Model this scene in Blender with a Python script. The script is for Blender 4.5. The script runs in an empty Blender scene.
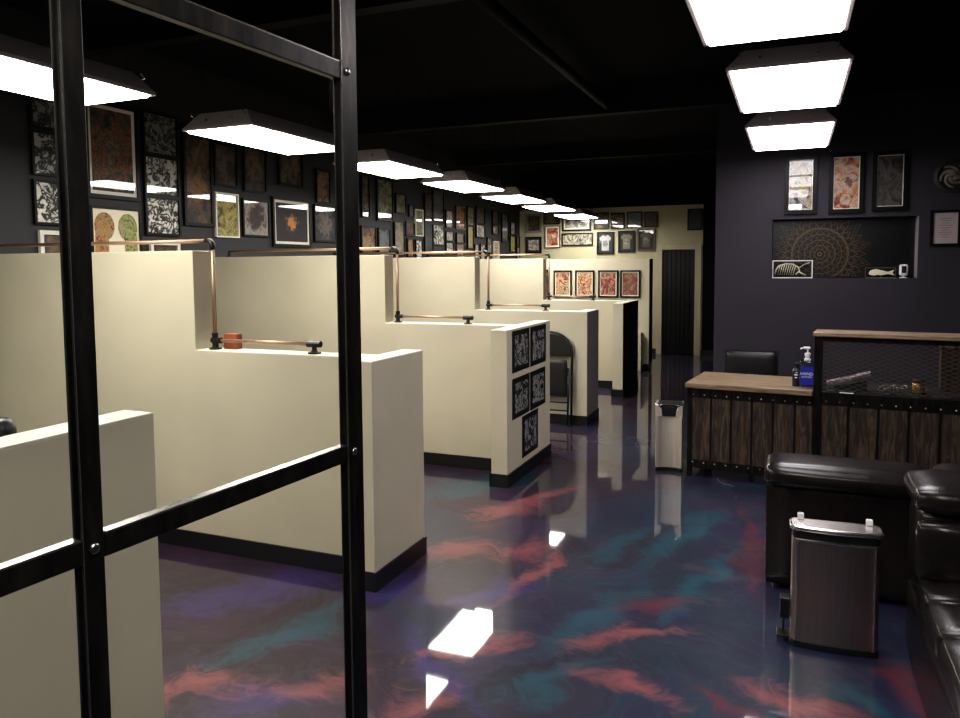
import bpy, bmesh, math, random
from mathutils import Vector, Matrix
random.seed(7)
PI = math.pi
sc = bpy.context.scene
col = sc.collection

# ------------------------------------------------------------------ materials
MATS = {}
def principled(name, color=(.5, .5, .5), rough=.5, metal=0.0, coat=0.0, coat_rough=.03, emit=None, estr=0.0, spec=.5):
    if name in MATS: return MATS[name]
    m = bpy.data.materials.new(name); m.use_nodes = True
    b = m.node_tree.nodes['Principled BSDF']
    b.inputs['Base Color'].default_value = (*color, 1)
    b.inputs['Roughness'].default_value = rough
    b.inputs['Metallic'].default_value = metal
    b.inputs['Coat Weight'].default_value = coat
    b.inputs['Coat Roughness'].default_value = coat_rough
    b.inputs['Specular IOR Level'].default_value = spec
    if emit:
        b.inputs['Emission Color'].default_value = (*emit, 1)
        b.inputs['Emission Strength'].default_value = estr
    MATS[name] = m
    return m

class NT:
    """tiny helper round a node tree"""
    def __init__(s, m): s.t = m.node_tree; s.n = s.t.nodes; s.b = s.n['Principled BSDF']
    def new(s, typ, **kw):
        n = s.n.new(typ)
        for k, v in kw.items(): setattr(n, k, v)
        return n
    def link(s, a, b): s.t.links.new(a, b)
    def val(s, sock, v):
        if hasattr(v, 'is_output'): s.link(v, sock)
        else: sock.default_value = v
    def math(s, op, a, b=0.0, clamp=False):
        n = s.new('ShaderNodeMath', operation=op); n.use_clamp = clamp
        s.val(n.inputs[0], a); s.val(n.inputs[1], b); return n.outputs[0]
    def noise(s, vec, scale, detail=3, dist=0.0, rough=.5):
        n = s.new('ShaderNodeTexNoise'); n.inputs['Scale'].default_value = scale
        n.inputs['Detail'].default_value = detail; n.inputs['Distortion'].default_value = dist
        n.inputs['Roughness'].default_value = rough
        s.link(vec, n.inputs['Vector']); return n
    def ramp(s, fac, stops, interp='LINEAR'):
        n = s.new('ShaderNodeValToRGB'); cr = n.color_ramp; cr.interpolation = interp
        while len(cr.elements) < len(stops): cr.elements.new(.5)
        for e, (p, c) in zip(cr.elements, stops): e.position = p; e.color = (*c, 1)
        s.link(fac, n.inputs['Fac']); return n.outputs['Color']
    def mix(s, fac, a, b, mode='MIX'):
        n = s.new('ShaderNodeMix', data_type='RGBA', blend_type=mode)
        s.val(n.inputs[0], fac)
        for sock, v in ((n.inputs[6], a), (n.inputs[7], b)):
            if hasattr(v, 'is_output'): s.link(v, sock)
            else: sock.default_value = (*v, 1)
        return n.outputs[2]
    def coords(s, kind='Object', loc=(0, 0, 0), scale=(1, 1, 1)):
        c = s.new('ShaderNodeTexCoord'); mp = s.new('ShaderNodeMapping')
        mp.inputs['Location'].default_value = loc; mp.inputs['Scale'].default_value = scale
        s.link(c.outputs[kind], mp.inputs['Vector']); return mp.outputs[0]
    def bump(s, h, strength=.2, dist=.01):
        n = s.new('ShaderNodeBump'); n.inputs['Strength'].default_value = strength; n.inputs['Distance'].default_value = dist
        s.link(h, n.inputs['Height']); s.link(n.outputs[0], s.b.inputs['Normal'])

def painted(name, color, var=.06, rough=.6, bumpy=.08, scale=2.0, spec=.4):
    """wall paint: faint mottling and a fine roller texture"""
    if name in MATS: return MATS[name]
    m = principled(name, color, rough, spec=spec); t = NT(m); v = t.coords()
    n = t.noise(v, scale, 4)
    c = t.ramp(n.outputs['Fac'], [(.3, tuple(x * (1 - var) for x in color)), (.7, tuple(min(1, x * (1 + var)) for x in color))])
    t.link(c, t.b.inputs['Base Color'])
    f = t.noise(v, 180, 2); t.bump(f.outputs['Fac'], bumpy, .004)
    return m

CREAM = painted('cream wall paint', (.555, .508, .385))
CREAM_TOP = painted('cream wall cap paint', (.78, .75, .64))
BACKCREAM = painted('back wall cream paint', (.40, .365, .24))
CHAR = painted('charcoal wall paint', (.024, .023, .026))
PURPLE = painted('dusky purple wall paint', (.042, .038, .048), rough=.6, spec=.2)
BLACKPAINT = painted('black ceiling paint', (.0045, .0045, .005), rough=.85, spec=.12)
BLACKEND = painted('black end tone', (.014, .013, .014))  # near-black tone set on partition end faces
GREYFACE = painted('grey end tone', (.20, .17, .17))  # grey tone set on one partition's end face
BASE = principled('black rubber base', (.010, .010, .012), .35)
STEEL_BLK = principled('blackened steel', (.022, .020, .019), .34, .75)
def _steel():
    t = NT(STEEL_BLK); v = t.coords(scale=(1, 1, .25))
    n = t.noise(v, 38, 5); c = t.ramp(n.outputs['Fac'], [(.35, (.014, .013, .013)), (.62, (.035, .031, .028)), (.8, (.07, .055, .045))])
    t.link(c, t.b.inputs['Base Color'])
_steel()
BEAD_HILITE = principled('bead and highlight steel', (.30, .28, .26), .25, .9)  # shared by the glazing bead and the painted edge highlights
BOLT = principled('zinc bolt', (.35, .34, .33), .3, 1)
COPPER = principled('copper pipe', (.42, .285, .20), .48, .8)
IRON = principled('black iron fitting', (.025, .023, .022), .4, .6)
LIGHT_HOUSE = principled('fixture enamel', (.46, .41, .39), .5)
CLIPM = principled('bright clip', (.8, .8, .8), .25, .8)
LENS = principled('lit diffuser', (.9, .9, .9), .5, emit=(1.0, .965, .90), estr=27)
LENS2 = principled('lit diffuser cool', (.9, .9, .9), .5, emit=(1.0, .94, .97), estr=11)
FRAME_BLK = principled('black picture frame', (.005, .005, .005), .4, spec=.2)
FRAME_WHT = principled('pale picture frame', (.62, .60, .55), .4)
FRAME_BRN = principled('brown picture frame', (.06, .03, .018), .4)
MATBOARD = principled('white mat board', (.72, .68, .60), .7, coat=1, coat_rough=.02)
DARKMAT = principled('dark mat board', (.015, .014, .014), .7, coat=1, coat_rough=.02)
BLACKPL = principled('black plastic', (.012, .012, .013), .4)
WHITEPL = principled('white plastic', (.78, .77, .78), .35)
GOLDL = principled('gold line paint', (.17, .115, .05), .5, .2)
BONE = principled('bone', (.72, .68, .52), .6)
BLKPANEL = principled('black niche panel', (.006, .006, .007), .3)
GOLDJAR = principled('amber gold jar', (.45, .27, .08), .25, .5)
BLKLEATH2 = principled('black vinyl', (.013, .013, .014), .38)

def leather():
    m = principled('black leather', (.02, .015, .015), .26, spec=.42); t = NT(m); v = t.coords()
    n = t.noise(v, 3.0, 3); c = t.ramp(n.outputs['Fac'], [(.3, (.012, .009, .009)), (.7, (.022, .0165, .016))]); t.link(c, t.b.inputs['Base Color'])
    w = t.noise(v, 120, 3); w2 = t.noise(v, 9, 2)
    h = t.math('ADD', t.math('MULTIPLY', w.outputs['Fac'], .25), w2.outputs['Fac']); t.bump(h, .16, .012)
    return m
LEATHER = leather()

def stainless():
    m = principled('brushed stainless', (.36, .33, .31), .36, 1); t = NT(m); v = t.coords(scale=(1, 1, .03))
    n = t.noise(v, 160, 2); c = t.ramp(n.outputs['Fac'], [(.3, (.43, .345, .31)), (.7, (.49, .40, .36))]); t.link(c, t.b.inputs['Base Color'])
    t.bump(n.outputs['Fac'], .03, .002)
    return m
STAINLESS = stainless()
PALESTEEL = principled('satin steel', (.78, .70, .60), .45, .75)
BRIGHTSTEEL = principled('bright steel', (.78, .75, .72), .26, 1)

def wood(name, dark, mid, light, scale=1.0, rough=.6):
    m = principled(name, mid, rough); t = NT(m); v = t.coords(scale=(9 * scale, 9 * scale, 1.1 * scale))
    n = t.noise(v, 3.2, 6, 1.6, .65)
    c = t.ramp(n.outputs['Fac'], [(.30, dark), (.47, mid), (.62, light), (.75, mid)])
    f = t.noise(t.coords(scale=(60 * scale, 60 * scale, 6 * scale)), 2.5, 3)
    c = t.mix(t.math('MULTIPLY', f.outputs['Fac'], .8), c, dark)
    t.link(c, t.b.inputs['Base Color']); t.bump(n.outputs['Fac'], .3, .006)
    return m
PLANK = wood('weathered barn wood', (.008, .005, .003), (.038, .023, .014), (.15, .095, .055))
def woodtop(name):
    m = principled(name, (.3, .22, .14), .5); t = NT(m); v = t.coords(scale=(1.2, 9, 9))
    n = t.noise(v, 3.0, 6, 1.2, .65)
    c = t.ramp(n.outputs['Fac'], [(.30, (.10, .065, .04)), (.5, (.24, .17, .105)), (.7, (.36, .27, .175))])
    t.link(c, t.b.inputs['Base Color']); t.bump(n.outputs['Fac'], .15, .004)
    return m
WOODTOP = woodtop('worn oak top')
BOXWOOD = wood('brown box wood', (.03, .015, .008), (.08, .042, .02), (.14, .08, .04))
REDBOX = principled('red brown box', (.30, .075, .035), .5)

def glass_mat(name, tint=(1, 1, 1), k=1.0):
    m = bpy.data.materials.new(name); m.use_nodes = True; t = m.node_tree
    for n in list(t.nodes): t.nodes.remove(n)
    out = t.nodes.new('ShaderNodeOutputMaterial'); tr = t.nodes.new('ShaderNodeBsdfTransparent'); gl = t.nodes.new('ShaderNodeBsdfGlossy')
    tr.inputs[0].default_value = (*tint, 1); gl.inputs['Roughness'].default_value = .01
    fr = t.nodes.new('ShaderNodeLayerWeight'); fr.inputs[0].default_value = .5
    pw = t.nodes.new('ShaderNodeMath'); pw.operation = 'POWER'; pw.inputs[1].default_value = 5
    mu = t.nodes.new('ShaderNodeMath'); mu.operation = 'MULTIPLY_ADD'; mu.inputs[1].default_value = .92 * k; mu.inputs[2].default_value = .04 * k
    mx = t.nodes.new('ShaderNodeMixShader'); L = t.links.new
    L(fr.outputs['Facing'], pw.inputs[0]); L(pw.outputs[0], mu.inputs[0]); L(mu.outputs[0], mx.inputs[0]); L(tr.outputs[0], mx.inputs[1]); L(gl.outputs[0], mx.inputs[2]); L(mx.outputs[0], out.inputs[0])
    return m
GLASS = glass_mat('clear glass', (.97, .975, .97), .55)
CLEARPL = glass_mat('clear plastic', (.80, .86, .95), 1.0)

# ---- epoxy floor: swirled metallic resin
def floor_mat():
    m = principled('swirled metallic epoxy', (.05, .05, .1), .45, 0, 1.0, .035, spec=.15); t = NT(m); P = t.coords()
    wn = t.noise(P, .75, 3); wn2 = t.noise(P, 3.1, 3)
    def vm(op, a, b=None, s=None):
        n = t.new('ShaderNodeVectorMath', operation=op); t.link(a, n.inputs[0])
        if b is not None:
            if hasattr(b, 'is_output'): t.link(b, n.inputs[1])
            else: n.inputs[1].default_value = b
        if s is not None: n.inputs['Scale'].default_value = s
        return n.outputs[0]
    w1 = vm('SCALE', vm('SUBTRACT', wn.outputs['Color'], (.5, .5, .5)), s=1.5)
    w2 = vm('SCALE', vm('SUBTRACT', wn2.outputs['Color'], (.5, .5, .5)), s=.42)
    Q = vm('ADD', vm('ADD', P, w1), w2)
    R = vm('ADD', P, w2)
    n1 = t.noise(Q, .8, 5, .6)
    c = t.ramp(n1.outputs['Fac'], [(.30, (0.018, 0.011, 0.018)), (.41, (0.046, 0.022, 0.049)), (.48, (0.027, 0.018, 0.028)), (.55, (0.041, 0.027, 0.063)), (.62, (0.024, 0.034, 0.058)), (.70, (0.052, 0.024, 0.054)), (.8, (0.025, 0.016, 0.025))])
    # blue-green bias on the desk side of the aisle, plum by the booths
    sep = t.new('ShaderNodeSeparateXYZ'); t.link(Q, sep.inputs[0])
    mr = t.new('ShaderNodeMapRange'); t.link(sep.outputs['X'], mr.inputs[0])
    mr.inputs[1].default_value = -1.55; mr.inputs[2].default_value = -.45; mr.inputs[3].default_value = 0; mr.inputs[4].default_value = .62
    n2 = t.noise(Q, 1.3, 4)
    blue = t.ramp(n2.outputs['Fac'], [(.3, (0.025, 0.019, 0.051)), (.44, (0.015, 0.029, 0.068)), (.54, (0.012, 0.047, 0.069)), (.62, (0.021, 0.025, 0.064)), (.76, (0.045, 0.023, 0.059))])
    c = t.mix(mr.outputs[0], c, blue)
    # fine flowing strands
    n3 = t.noise(Q, 2.6, 4, 1.2); rid = t.math('ABSOLUTE', t.math('SUBTRACT', n3.outputs['Fac'], .5))
    mr2 = t.new('ShaderNodeMapRange'); t.link(rid, mr2.inputs[0]); mr2.inputs[1].default_value = 0; mr2.inputs[2].default_value = .035; mr2.inputs[3].default_value = .35; mr2.inputs[4].default_value = 0
    c = t.mix(mr2.outputs[0], c, (0.059, 0.048, 0.080))
    STROKES = {
     'S': [(-1.77, 3.89, .17, .13, .76), (-1.76, 4.75, .17, .1, .98), (-1.62, 5.05, .26, .07, 1.26), (-1.43, 4.05, .15, .14, .68), (-1.24, 3.81, .25, .05, 1.39), (-.64, 3.28, .19, .07, .65), (-.58, 2.83, .14, .06, -.25), (.06, 2.99, .13, .09, -.34), (-2.12, 2.24, .14, .11, .53), (-1.73, 2.4, .14, .09, .59), (-1.29, 2.5, .11, .07, .94), (-1.26, 2.91, .15, .06, .83)],
     'R': [(-.18, 4.64, .45, .05, -1.48), (-.22, 4.5, .2, .05, -1.43), (.44, 3.24, .15, .05, -1.28), (-.55, 3.7, .14, .07, .7), (-1.78, 4.37, .12, .09, 1.04), (-.22, 2.9, .09, .05, -.56)],
     'T': [(-2.06, 2.74, .25, .1, 1.3), (-.83, 3.37, .28, .09, 1.19), (-.62, 4.56, .45, .1, 1.27), (-.39, 3.98, .4, .07, 1.26), (-2.16, 5.15, .4, .21, .95), (-.91, 4.37, .29, .06, 1.36), (.27, 3.08, .09, .06, -.82), (-.86, 2.8, .15, .08, .91)],
     'V': [(-1.86, 3.36, .2, .11, .89), (-2.49, 3.03, .32, .18, .87), (-1.83, 2.25, .13, .12, .75), (-1.4, 3.43, .18, .11, .7), (-1.31, 2.75, .23, .06, -.66)]}
    COL = {'S': (.27, .085, .092), 'R': (.13, .030, .042), 'T': (.022, .090, .125), 'V': (.060, .040, .17)}
    STR = {'S': .85, 'R': .75, 'T': .75, 'V': .75}
    grain = t.noise(Q, 4.5, 6, 2.2, .62)
    for k in 'VTRS':
        acc = None
        for (x, y, a, b, r) in STROKES[k]:
            mp = t.new('ShaderNodeMapping', vector_type='TEXTURE')
            mp.inputs['Location'].default_value = (x, y, 0); mp.inputs['Rotation'].default_value = (0, 0, r); mp.inputs['Scale'].default_value = (a * 1.55, b * 1.05, 1)
            t.link(R, mp.inputs['Vector'])
            ln = t.new('ShaderNodeVectorMath', operation='LENGTH'); t.link(mp.outputs[0], ln.inputs[0])
            acc = ln.outputs['Value'] if acc is None else t.math('MINIMUM', acc, ln.outputs['Value'])
        acc = t.math('ADD', acc, t.math('MULTIPLY', t.math('SUBTRACT', grain.outputs['Fac'], .5), 2.2))
        mr3 = t.new('ShaderNodeMapRange', interpolation_type='SMOOTHSTEP'); t.link(acc, mr3.inputs[0])
        mr3.inputs[1].default_value = 1.5; mr3.inputs[2].default_value = .0; mr3.inputs[3].default_value = 0; mr3.inputs[4].default_value = STR[k]
        c = t.mix(mr3.outputs[0], c, COL[k])
    t.link(c, t.b.inputs['Base Color'])
    b = t.noise(P, 2.2, 2); n = t.new('ShaderNodeBump'); n.inputs['Strength'].default_value = .03; n.inputs['Distance'].default_value = .016
    t.link(b.outputs['Fac'], n.inputs['Height']); t.link(n.outputs[0], t.b.inputs['Coat Normal']); t.link(n.outputs[0], t.b.inputs['Normal'])
    return m

# ---- artwork: flash-sheet ink or loose painted swirls, seeded per picture
ART_N = [0]
def art_ink(paper=(.6, .57, .52), ink=(.02, .02, .02), scale=9.0, amount=.5):
    ART_N[0] += 1; s = ART_N[0]
    m = principled('ink art.%d' % s, paper, .6, coat=1, coat_rough=.02); t = NT(m)
    v = t.coords(loc=(s * 3.7, s * 1.9, s * 2.3))
    n = t.noise(v, scale, 2, 2.0, .5); n2 = t.noise(v, scale * 2.2, 2, 1.2)
    f = t.math('ADD', t.math('MULTIPLY', n.outputs['Fac'], .65), t.math('MULTIPLY', n2.outputs['Fac'], .35))
    a = amount
    c = t.ramp(f, [(a - .10, paper), (a - .02, tuple(p * .75 for p in paper)), (a, ink), (a + .06, ink), (a + .09, tuple(p * .5 for p in paper)), (a + .16, paper)])
    t.link(c, t.b.inputs['Base Color']); return m
def art_paint(cols, scale=6.0, radial=.45, size=.3):
    ART_N[0] += 1; s = ART_N[0]
    m = principled('painted art.%d' % s, cols[0], .6, coat=1, coat_rough=.02); t = NT(m)
    v = t.coords(loc=(s * 2.1, s * 3.3, s * 1.7)); o = t.coords()
    n = t.noise(v, scale, 4, 1.6, .6)
    ln = t.new('ShaderNodeVectorMath', operation='LENGTH'); t.link(o, ln.inputs[0])
    rad = t.math('SUBTRACT', 1.0, t.math('DIVIDE', ln.outputs['Value'], size), clamp=True)
    f = t.math('ADD', t.math('MULTIPLY', n.outputs['Fac'], 1.0), t.math('MULTIPLY', t.math('SUBTRACT', rad, .4), radial * .5))
    k = len(cols); st = [(.36 + .29 * i / (k - 1), cc) for i, cc in enumerate(cols)]
    c = t.ramp(f, st)
    n2 = t.noise(v, scale * 4, 3, 1.0)
    l = t.math('ABSOLUTE', t.math('SUBTRACT', n2.outputs['Fac'], .5))
    mr = t.new('ShaderNodeMapRange'); t.link(l, mr.inputs[0]); mr.inputs[1].default_value = 0; mr.inputs[2].default_value = .03; mr.inputs[3].default_value = .75; mr.inputs[4].default_value = 0
    c = t.mix(mr.outputs[0], c, tuple(x * .2 for x in cols[0]))
    t.link(c, t.b.inputs['Base Color']); return m

# ------------------------------------------------------------------ mesh helpers
class MB:
    def __init__(s): s.bm = bmesh.new()
    def box(s, x0, x1, y0, y1, z0, z1, M=None):
        vs = [s.bm.verts.new(p) for p in ((x0, y0, z0), (x1, y0, z0), (x1, y1, z0), (x0, y1, z0), (x0, y0, z1), (x1, y0, z1), (x1, y1, z1), (x0, y1, z1))]
        for f in ((3, 2, 1, 0), (4, 5, 6, 7), (0, 1, 5, 4), (1, 2, 6, 5), (2, 3, 7, 6), (3, 0, 4, 7)): s.bm.faces.new([vs[i] for i in f])
        if M is not None: bmesh.ops.transform(s.bm, matrix=M, verts=vs)
        return s
    def frustum(s, r0, r1, z0, z1):
        """r = (x0,x1,y0,y1) at z0 and at z1"""
        vs = [s.bm.verts.new(p) for p in ((r0[0], r0[2], z0), (r0[1], r0[2], z0), (r0[1], r0[3], z0), (r0[0], r0[3], z0), (r1[0], r1[2], z1), (r1[1], r1[2], z1), (r1[1], r1[3], z1), (r1[0], r1[3], z1))]
        for f in ((3, 2, 1, 0), (4, 5, 6, 7), (0, 1, 5, 4), (1, 2, 6, 5), (2, 3, 7, 6), (3, 0, 4, 7)): s.bm.faces.new([vs[i] for i in f])
        return s
    def tube(s, pts, r, seg=10, closed=False):
        pts = [Vector(p) for p in pts]; n = len(pts); rings = []; prev = None
        for i, p in enumerate(pts):
            if closed: d = (pts[(i + 1) % n] - pts[i - 1])
            else: d = (pts[min(i + 1, n - 1)] - pts[max(i - 1, 0)])
            d.normalize()
            if prev is None: a = d.orthogonal().normalized()
            else:
                a = prev - d * prev.dot(d)
                a = a.normalized() if a.length > 1e-6 else d.orthogonal().normalized()
            prev = a; b = d.cross(a)
            rr = r[i] if isinstance(r, (list, tuple)) else r
            rings.append([s.bm.verts.new(p + (a * math.cos(2 * PI * k / seg) + b * math.sin(2 * PI * k / seg)) * rr) for k in range(seg)])
        m = n if closed else n - 1
        for i in range(m):
            A, B = rings[i], rings[(i + 1) % n]
            for k in range(seg): s.bm.faces.new((A[k], A[(k + 1) % seg], B[(k + 1) % seg], B[k]))
        if not closed:
            s.bm.faces.new(list(reversed(rings[0]))); s.bm.faces.new(rings[-1])
        return s
    def lathe(s, prof, cx=0, cy=0, seg=24, M=None):
        rings = []; new = []
        for (r, z) in prof:
            ring = [s.bm.verts.new((cx + max(r, 1e-4) * math.cos(2 * PI * k / seg), cy + max(r, 1e-4) * math.sin(2 * PI * k / seg), z)) for k in range(seg)]
            rings.append(ring); new += ring
        for A, B in zip(rings, rings[1:]):
            for k in range(seg): s.bm.faces.new((A[k], A[(k + 1) % seg], B[(k + 1) % seg], B[k]))
        s.bm.faces.new(list(reversed(rings[0]))); s.bm.faces.new(rings[-1])
        if M is not None: bmesh.ops.transform(s.bm, matrix=M, verts=new)
        return s
    def prism(s, poly, y0, y1):
        """poly in x,z; extruded along y"""
        A = [s.bm.verts.new((x, y0, z)) for x, z in poly]; B = [s.bm.verts.new((x, y1, z)) for x, z in poly]; n = len(poly)
        s.bm.faces.new(A); s.bm.faces.new(list(reversed(B)))
        for i in range(n): s.bm.faces.new((A[(i + 1) % n], A[i], B[i], B[(i + 1) % n]))
        return s
    def ring(s, x0, x1, z0, z1, w, y0, y1):
        """picture-frame ring in the xz plane, y0 front .. y1 back"""
        O = [(x0, z0), (x1, z0), (x1, z1), (x0, z1)]; I = [(x0 + w, z0 + w), (x1 - w, z0 + w), (x1 - w, z1 - w), (x0 + w, z1 - w)]
        v = lambda L, y: [s.bm.verts.new((x, y, z)) for x, z in L]
        of, inf, ob, ib = v(O, y0), v(I, y0), v(O, y1), v(I, y1)
        for k in range(4):
            j = (k + 1) % 4
            s.bm.faces.new((of[k], of[j], inf[j], inf[k])); s.bm.faces.new((ob[j], ob[k], ib[k], ib[j]))
            s.bm.faces.new((of[j], of[k], ob[k], ob[j])); s.bm.faces.new((inf[k], inf[j], ib[j], ib[k]))
        return s
    def puff(s, x0, x1, y0, y1, z0, z1, r=.06, bulge=(0, 0, 0), n=10):
        """upholstered block: rounded edges and softly bulging faces"""
        c = Vector(((x0 + x1) / 2, (y0 + y1) / 2, (z0 + z1) / 2)); h = Vector(((x1 - x0) / 2, (y1 - y0) / 2, (z1 - z0) / 2))
        r = min(r, *h)
        tmp = bmesh.new(); bmesh.ops.create_cube(tmp, size=2)
        bmesh.ops.subdivide_edges(tmp, edges=tmp.edges[:], cuts=n, use_grid_fill=True)
        mp = {}
        for v in tmp.verts:
            u = v.co.copy()
            # cluster the grid towards the edges so the rounding is smooth
            u = Vector([math.copysign(abs(a) ** .6, a) if abs(a) > 1e-6 else 0 for a in u])
            p = Vector([u[i] * h[i] for i in range(3)])
            q = Vector([max(-(h[i] - r), min(h[i] - r, p[i])) for i in range(3)])
            d = p - q
            if d.length > 1e-9: p = q + d.normalized() * r
            for i in range(3):
                j, k = (i + 1) % 3, (i + 2) % 3
                p[i] += bulge[i] * (p[i] / h[i]) * (1 - (p[j] / h[j]) ** 2) * (1 - (p[k] / h[k]) ** 2) if abs(p[i]) > .2 * h[i] else 0
            mp[v] = s.bm.verts.new(p + c)
        for f in tmp.faces: s.bm.faces.new([mp[v] for v in f.verts])
        tmp.free(); return s
    def build(s, name, mat, parent=None, bevel=0, smooth=False, recalc=True, seg=2):
        if recalc: bmesh.ops.recalc_face_normals(s.bm, faces=s.bm.faces[:])
        me = bpy.data.meshes.new(name); s.bm.to_mesh(me); s.bm.free()
        o = bpy.data.objects.new(name, me); col.objects.link(o); me.materials.append(mat)
        if smooth:
            for p in me.polygons: p.use_smooth = True
        if bevel:
            b = o.modifiers.new('bevel', 'BEVEL'); b.width = bevel; b.segments = seg; b.limit_method = 'ANGLE'; b.angle_limit = math.radians(40)
        if parent: o.parent = parent
        return o

def thing(name, label, cat, loc=(0, 0, 0), rz=0.0, group=None):
    o = bpy.data.objects.new(name, None); col.objects.link(o); o.empty_display_size = .05
    o.location = loc; o.rotation_euler = (0, 0, rz); tag(o, label, cat, group); return o
def tag(o, label, cat, group=None):
    o['label'] = label; o['category'] = cat; o['kind'] = 'thing'
    if group: o['group'] = group
    return o
def struct(o): o['kind'] = 'structure'; return o
def dup(root, loc=None, label=None, group=None):
    r = root.copy(); col.objects.link(r)
    if loc is not None: r.location = loc
    if label: r['label'] = label
    if group: r['group'] = group
    for ch in list(root.children):
        c = ch.copy(); col.objects.link(c); c.parent = r
        for g in list(ch.children):
            d = g.copy(); col.objects.link(d); d.parent = c
    return r
def text_part(name, body, size, mat, parent, loc, rot, depth=.0006):
    cu = bpy.data.curves.new(name, 'FONT'); cu.body = body; cu.size = size; cu.extrude = depth; cu.align_x = 'CENTER'; cu.align_y = 'CENTER'
    tmp = bpy.data.objects.new(name, cu); col.objects.link(tmp); bpy.context.view_layer.update()
    me = bpy.data.meshes.new_from_object(tmp.evaluated_get(bpy.context.evaluated_depsgraph_get()))
    bpy.data.objects.remove(tmp); bpy.data.curves.remove(cu)
    o = bpy.data.objects.new(name, me); col.objects.link(o); me.materials.clear(); me.materials.append(mat)
    o.parent = parent; o.location = loc; o.rotation_euler = rot; return o

# ------------------------------------------------------------------ setting
XL, YB, YP, XE = -5.0, 14.2, 7.90, 2.6
KP = YP / 8.2                       # reception wall measures were taken for 8.2 m
def kz(z): return 1.652 + (z - 1.652) * KP
XC = -.745 * KP
struct(MB().box(XL - .15, XE + .15, -2.2, YB + .15, -.12, 0).build('floor', floor_mat()))
struct(MB().box(XL - .15, XE + .15, -2.2, YB + .15, 3.45, 3.57).build('ceiling', BLACKPAINT))
struct(MB().box(XL - .15, XL, -2.2, YB + .15, 0, 3.45).build('wall_left', CHAR))
struct(MB().box(XE, XE + .15, -2.2, YP + .15, 0, 3.45).build('wall_right', CHAR))
struct(MB().box(XL, XE, -2.2, -2.05, 0, 3.45).build('wall_front', CHAR))
# back wall, cream up to the door, with the door opening left free
DX0, DX1, DZ = -2.217, -1.634, 1.93
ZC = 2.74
struct(MB().box(XL, DX0, YB, YB + .15, 0, ZC).box(DX1, -1.50, YB, YB + .15, 0, ZC).box(DX0, DX1, YB, YB + .15, DZ, ZC).build('wall_back', BACKCREAM))
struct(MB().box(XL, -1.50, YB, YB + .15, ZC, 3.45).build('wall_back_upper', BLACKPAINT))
struct(MB().box(-1.50, -.62, YB, YB + .15, 0, 3.45).build('wall_back_corner', BLACKPAINT))
struct(MB().box(XC + .005, XC + .14, YP + .14, YB, 0, 3.45).build('wall_corridor', BLACKPAINT))
struct(MB().box(XL + .001, DX0 - .1, YB - .013, YB - .001, 0.001, .10).box(DX1 + .115, XC, YB - .013, YB - .001, 0.001, .10).build('baseboard_back', BASE))
# reception wall facing the entrance, with a shallow display recess
NX0, NX1, NZ0, NZ1 = -.194 * KP, 1.093 * KP, kz(1.511), kz(2.10)
struct(MB().box(XC, NX0, YP, YP + .14, 0, 3.45).box(NX1, XE, YP, YP + .14, 0, 3.45).box(NX0, NX1, YP, YP + .14, 0, NZ0).box(NX0, NX1, YP, YP + .14, NZ1, 3.45).build('wall_reception', PURPLE))
struct(MB().box(XC, XE - .002, YP - .012, YP - .001, .001, .10).build('baseboard_reception', BASE))
# door with plank leaf
d = struct(MB().box(DX0 + .004, DX1 - .004, YB + .03, YB + .07, .01, DZ - .004).build('door_1', principled('black door paint', (.005, .005, .006), .5)))
pm = MB(); w = (DX1 - DX0 - .01) / 7
for k in range(7): pm.box(DX0 + .005 + k * w + .006, DX0 + .005 + (k + 1) * w - .006, YB + .014, YB + .03, .02, DZ - .01)
pm.build('door_plank', principled('black plank paint', (.006, .006, .0075), .45, spec=.3), d, .004)
MB().tube([(DX1 - .09, YB + .014, .97), (DX1 - .09, YB - .03, .97)], .009).tube([(DX1 - .09, YB - .03, .97), (DX1 - .19, YB - .03, .97)], .008).build('door_handle', IRON, d)
struct(MB().box(DX0 - .10, DX0, YB - .025, YB + .01, 0, DZ + .10).box(DX1, DX1 + .115, YB - .025, YB + .01, 0, DZ + .10).box(DX0, DX1, YB - .025, YB + .01, DZ, DZ + .10).build('trim_1', painted('door casing paint', (.42, .38, .27)), None, .004))
# dim ducts and joists in the black roof space
dk = principled('dark duct', (.007, .007, .0075), .7, spec=.2)
tag(MB().tube([(-1.78, 3.2, 3.28), (-1.78, 8.0, 3.28)], .045, 16).build('ceiling_pipe', dk, None, 0, True), 'black round duct running lengthwise below the dark ceiling', 'duct')
struct(MB().box(XL, XE, 7.75, 7.87, 3.2, 3.45).box(XL, XE, 4.3, 4.42, 3.3, 3.45).box(XL, XE, 11.2, 11.32, 3.25, 3.45).build('trim_2', dk))

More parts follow.
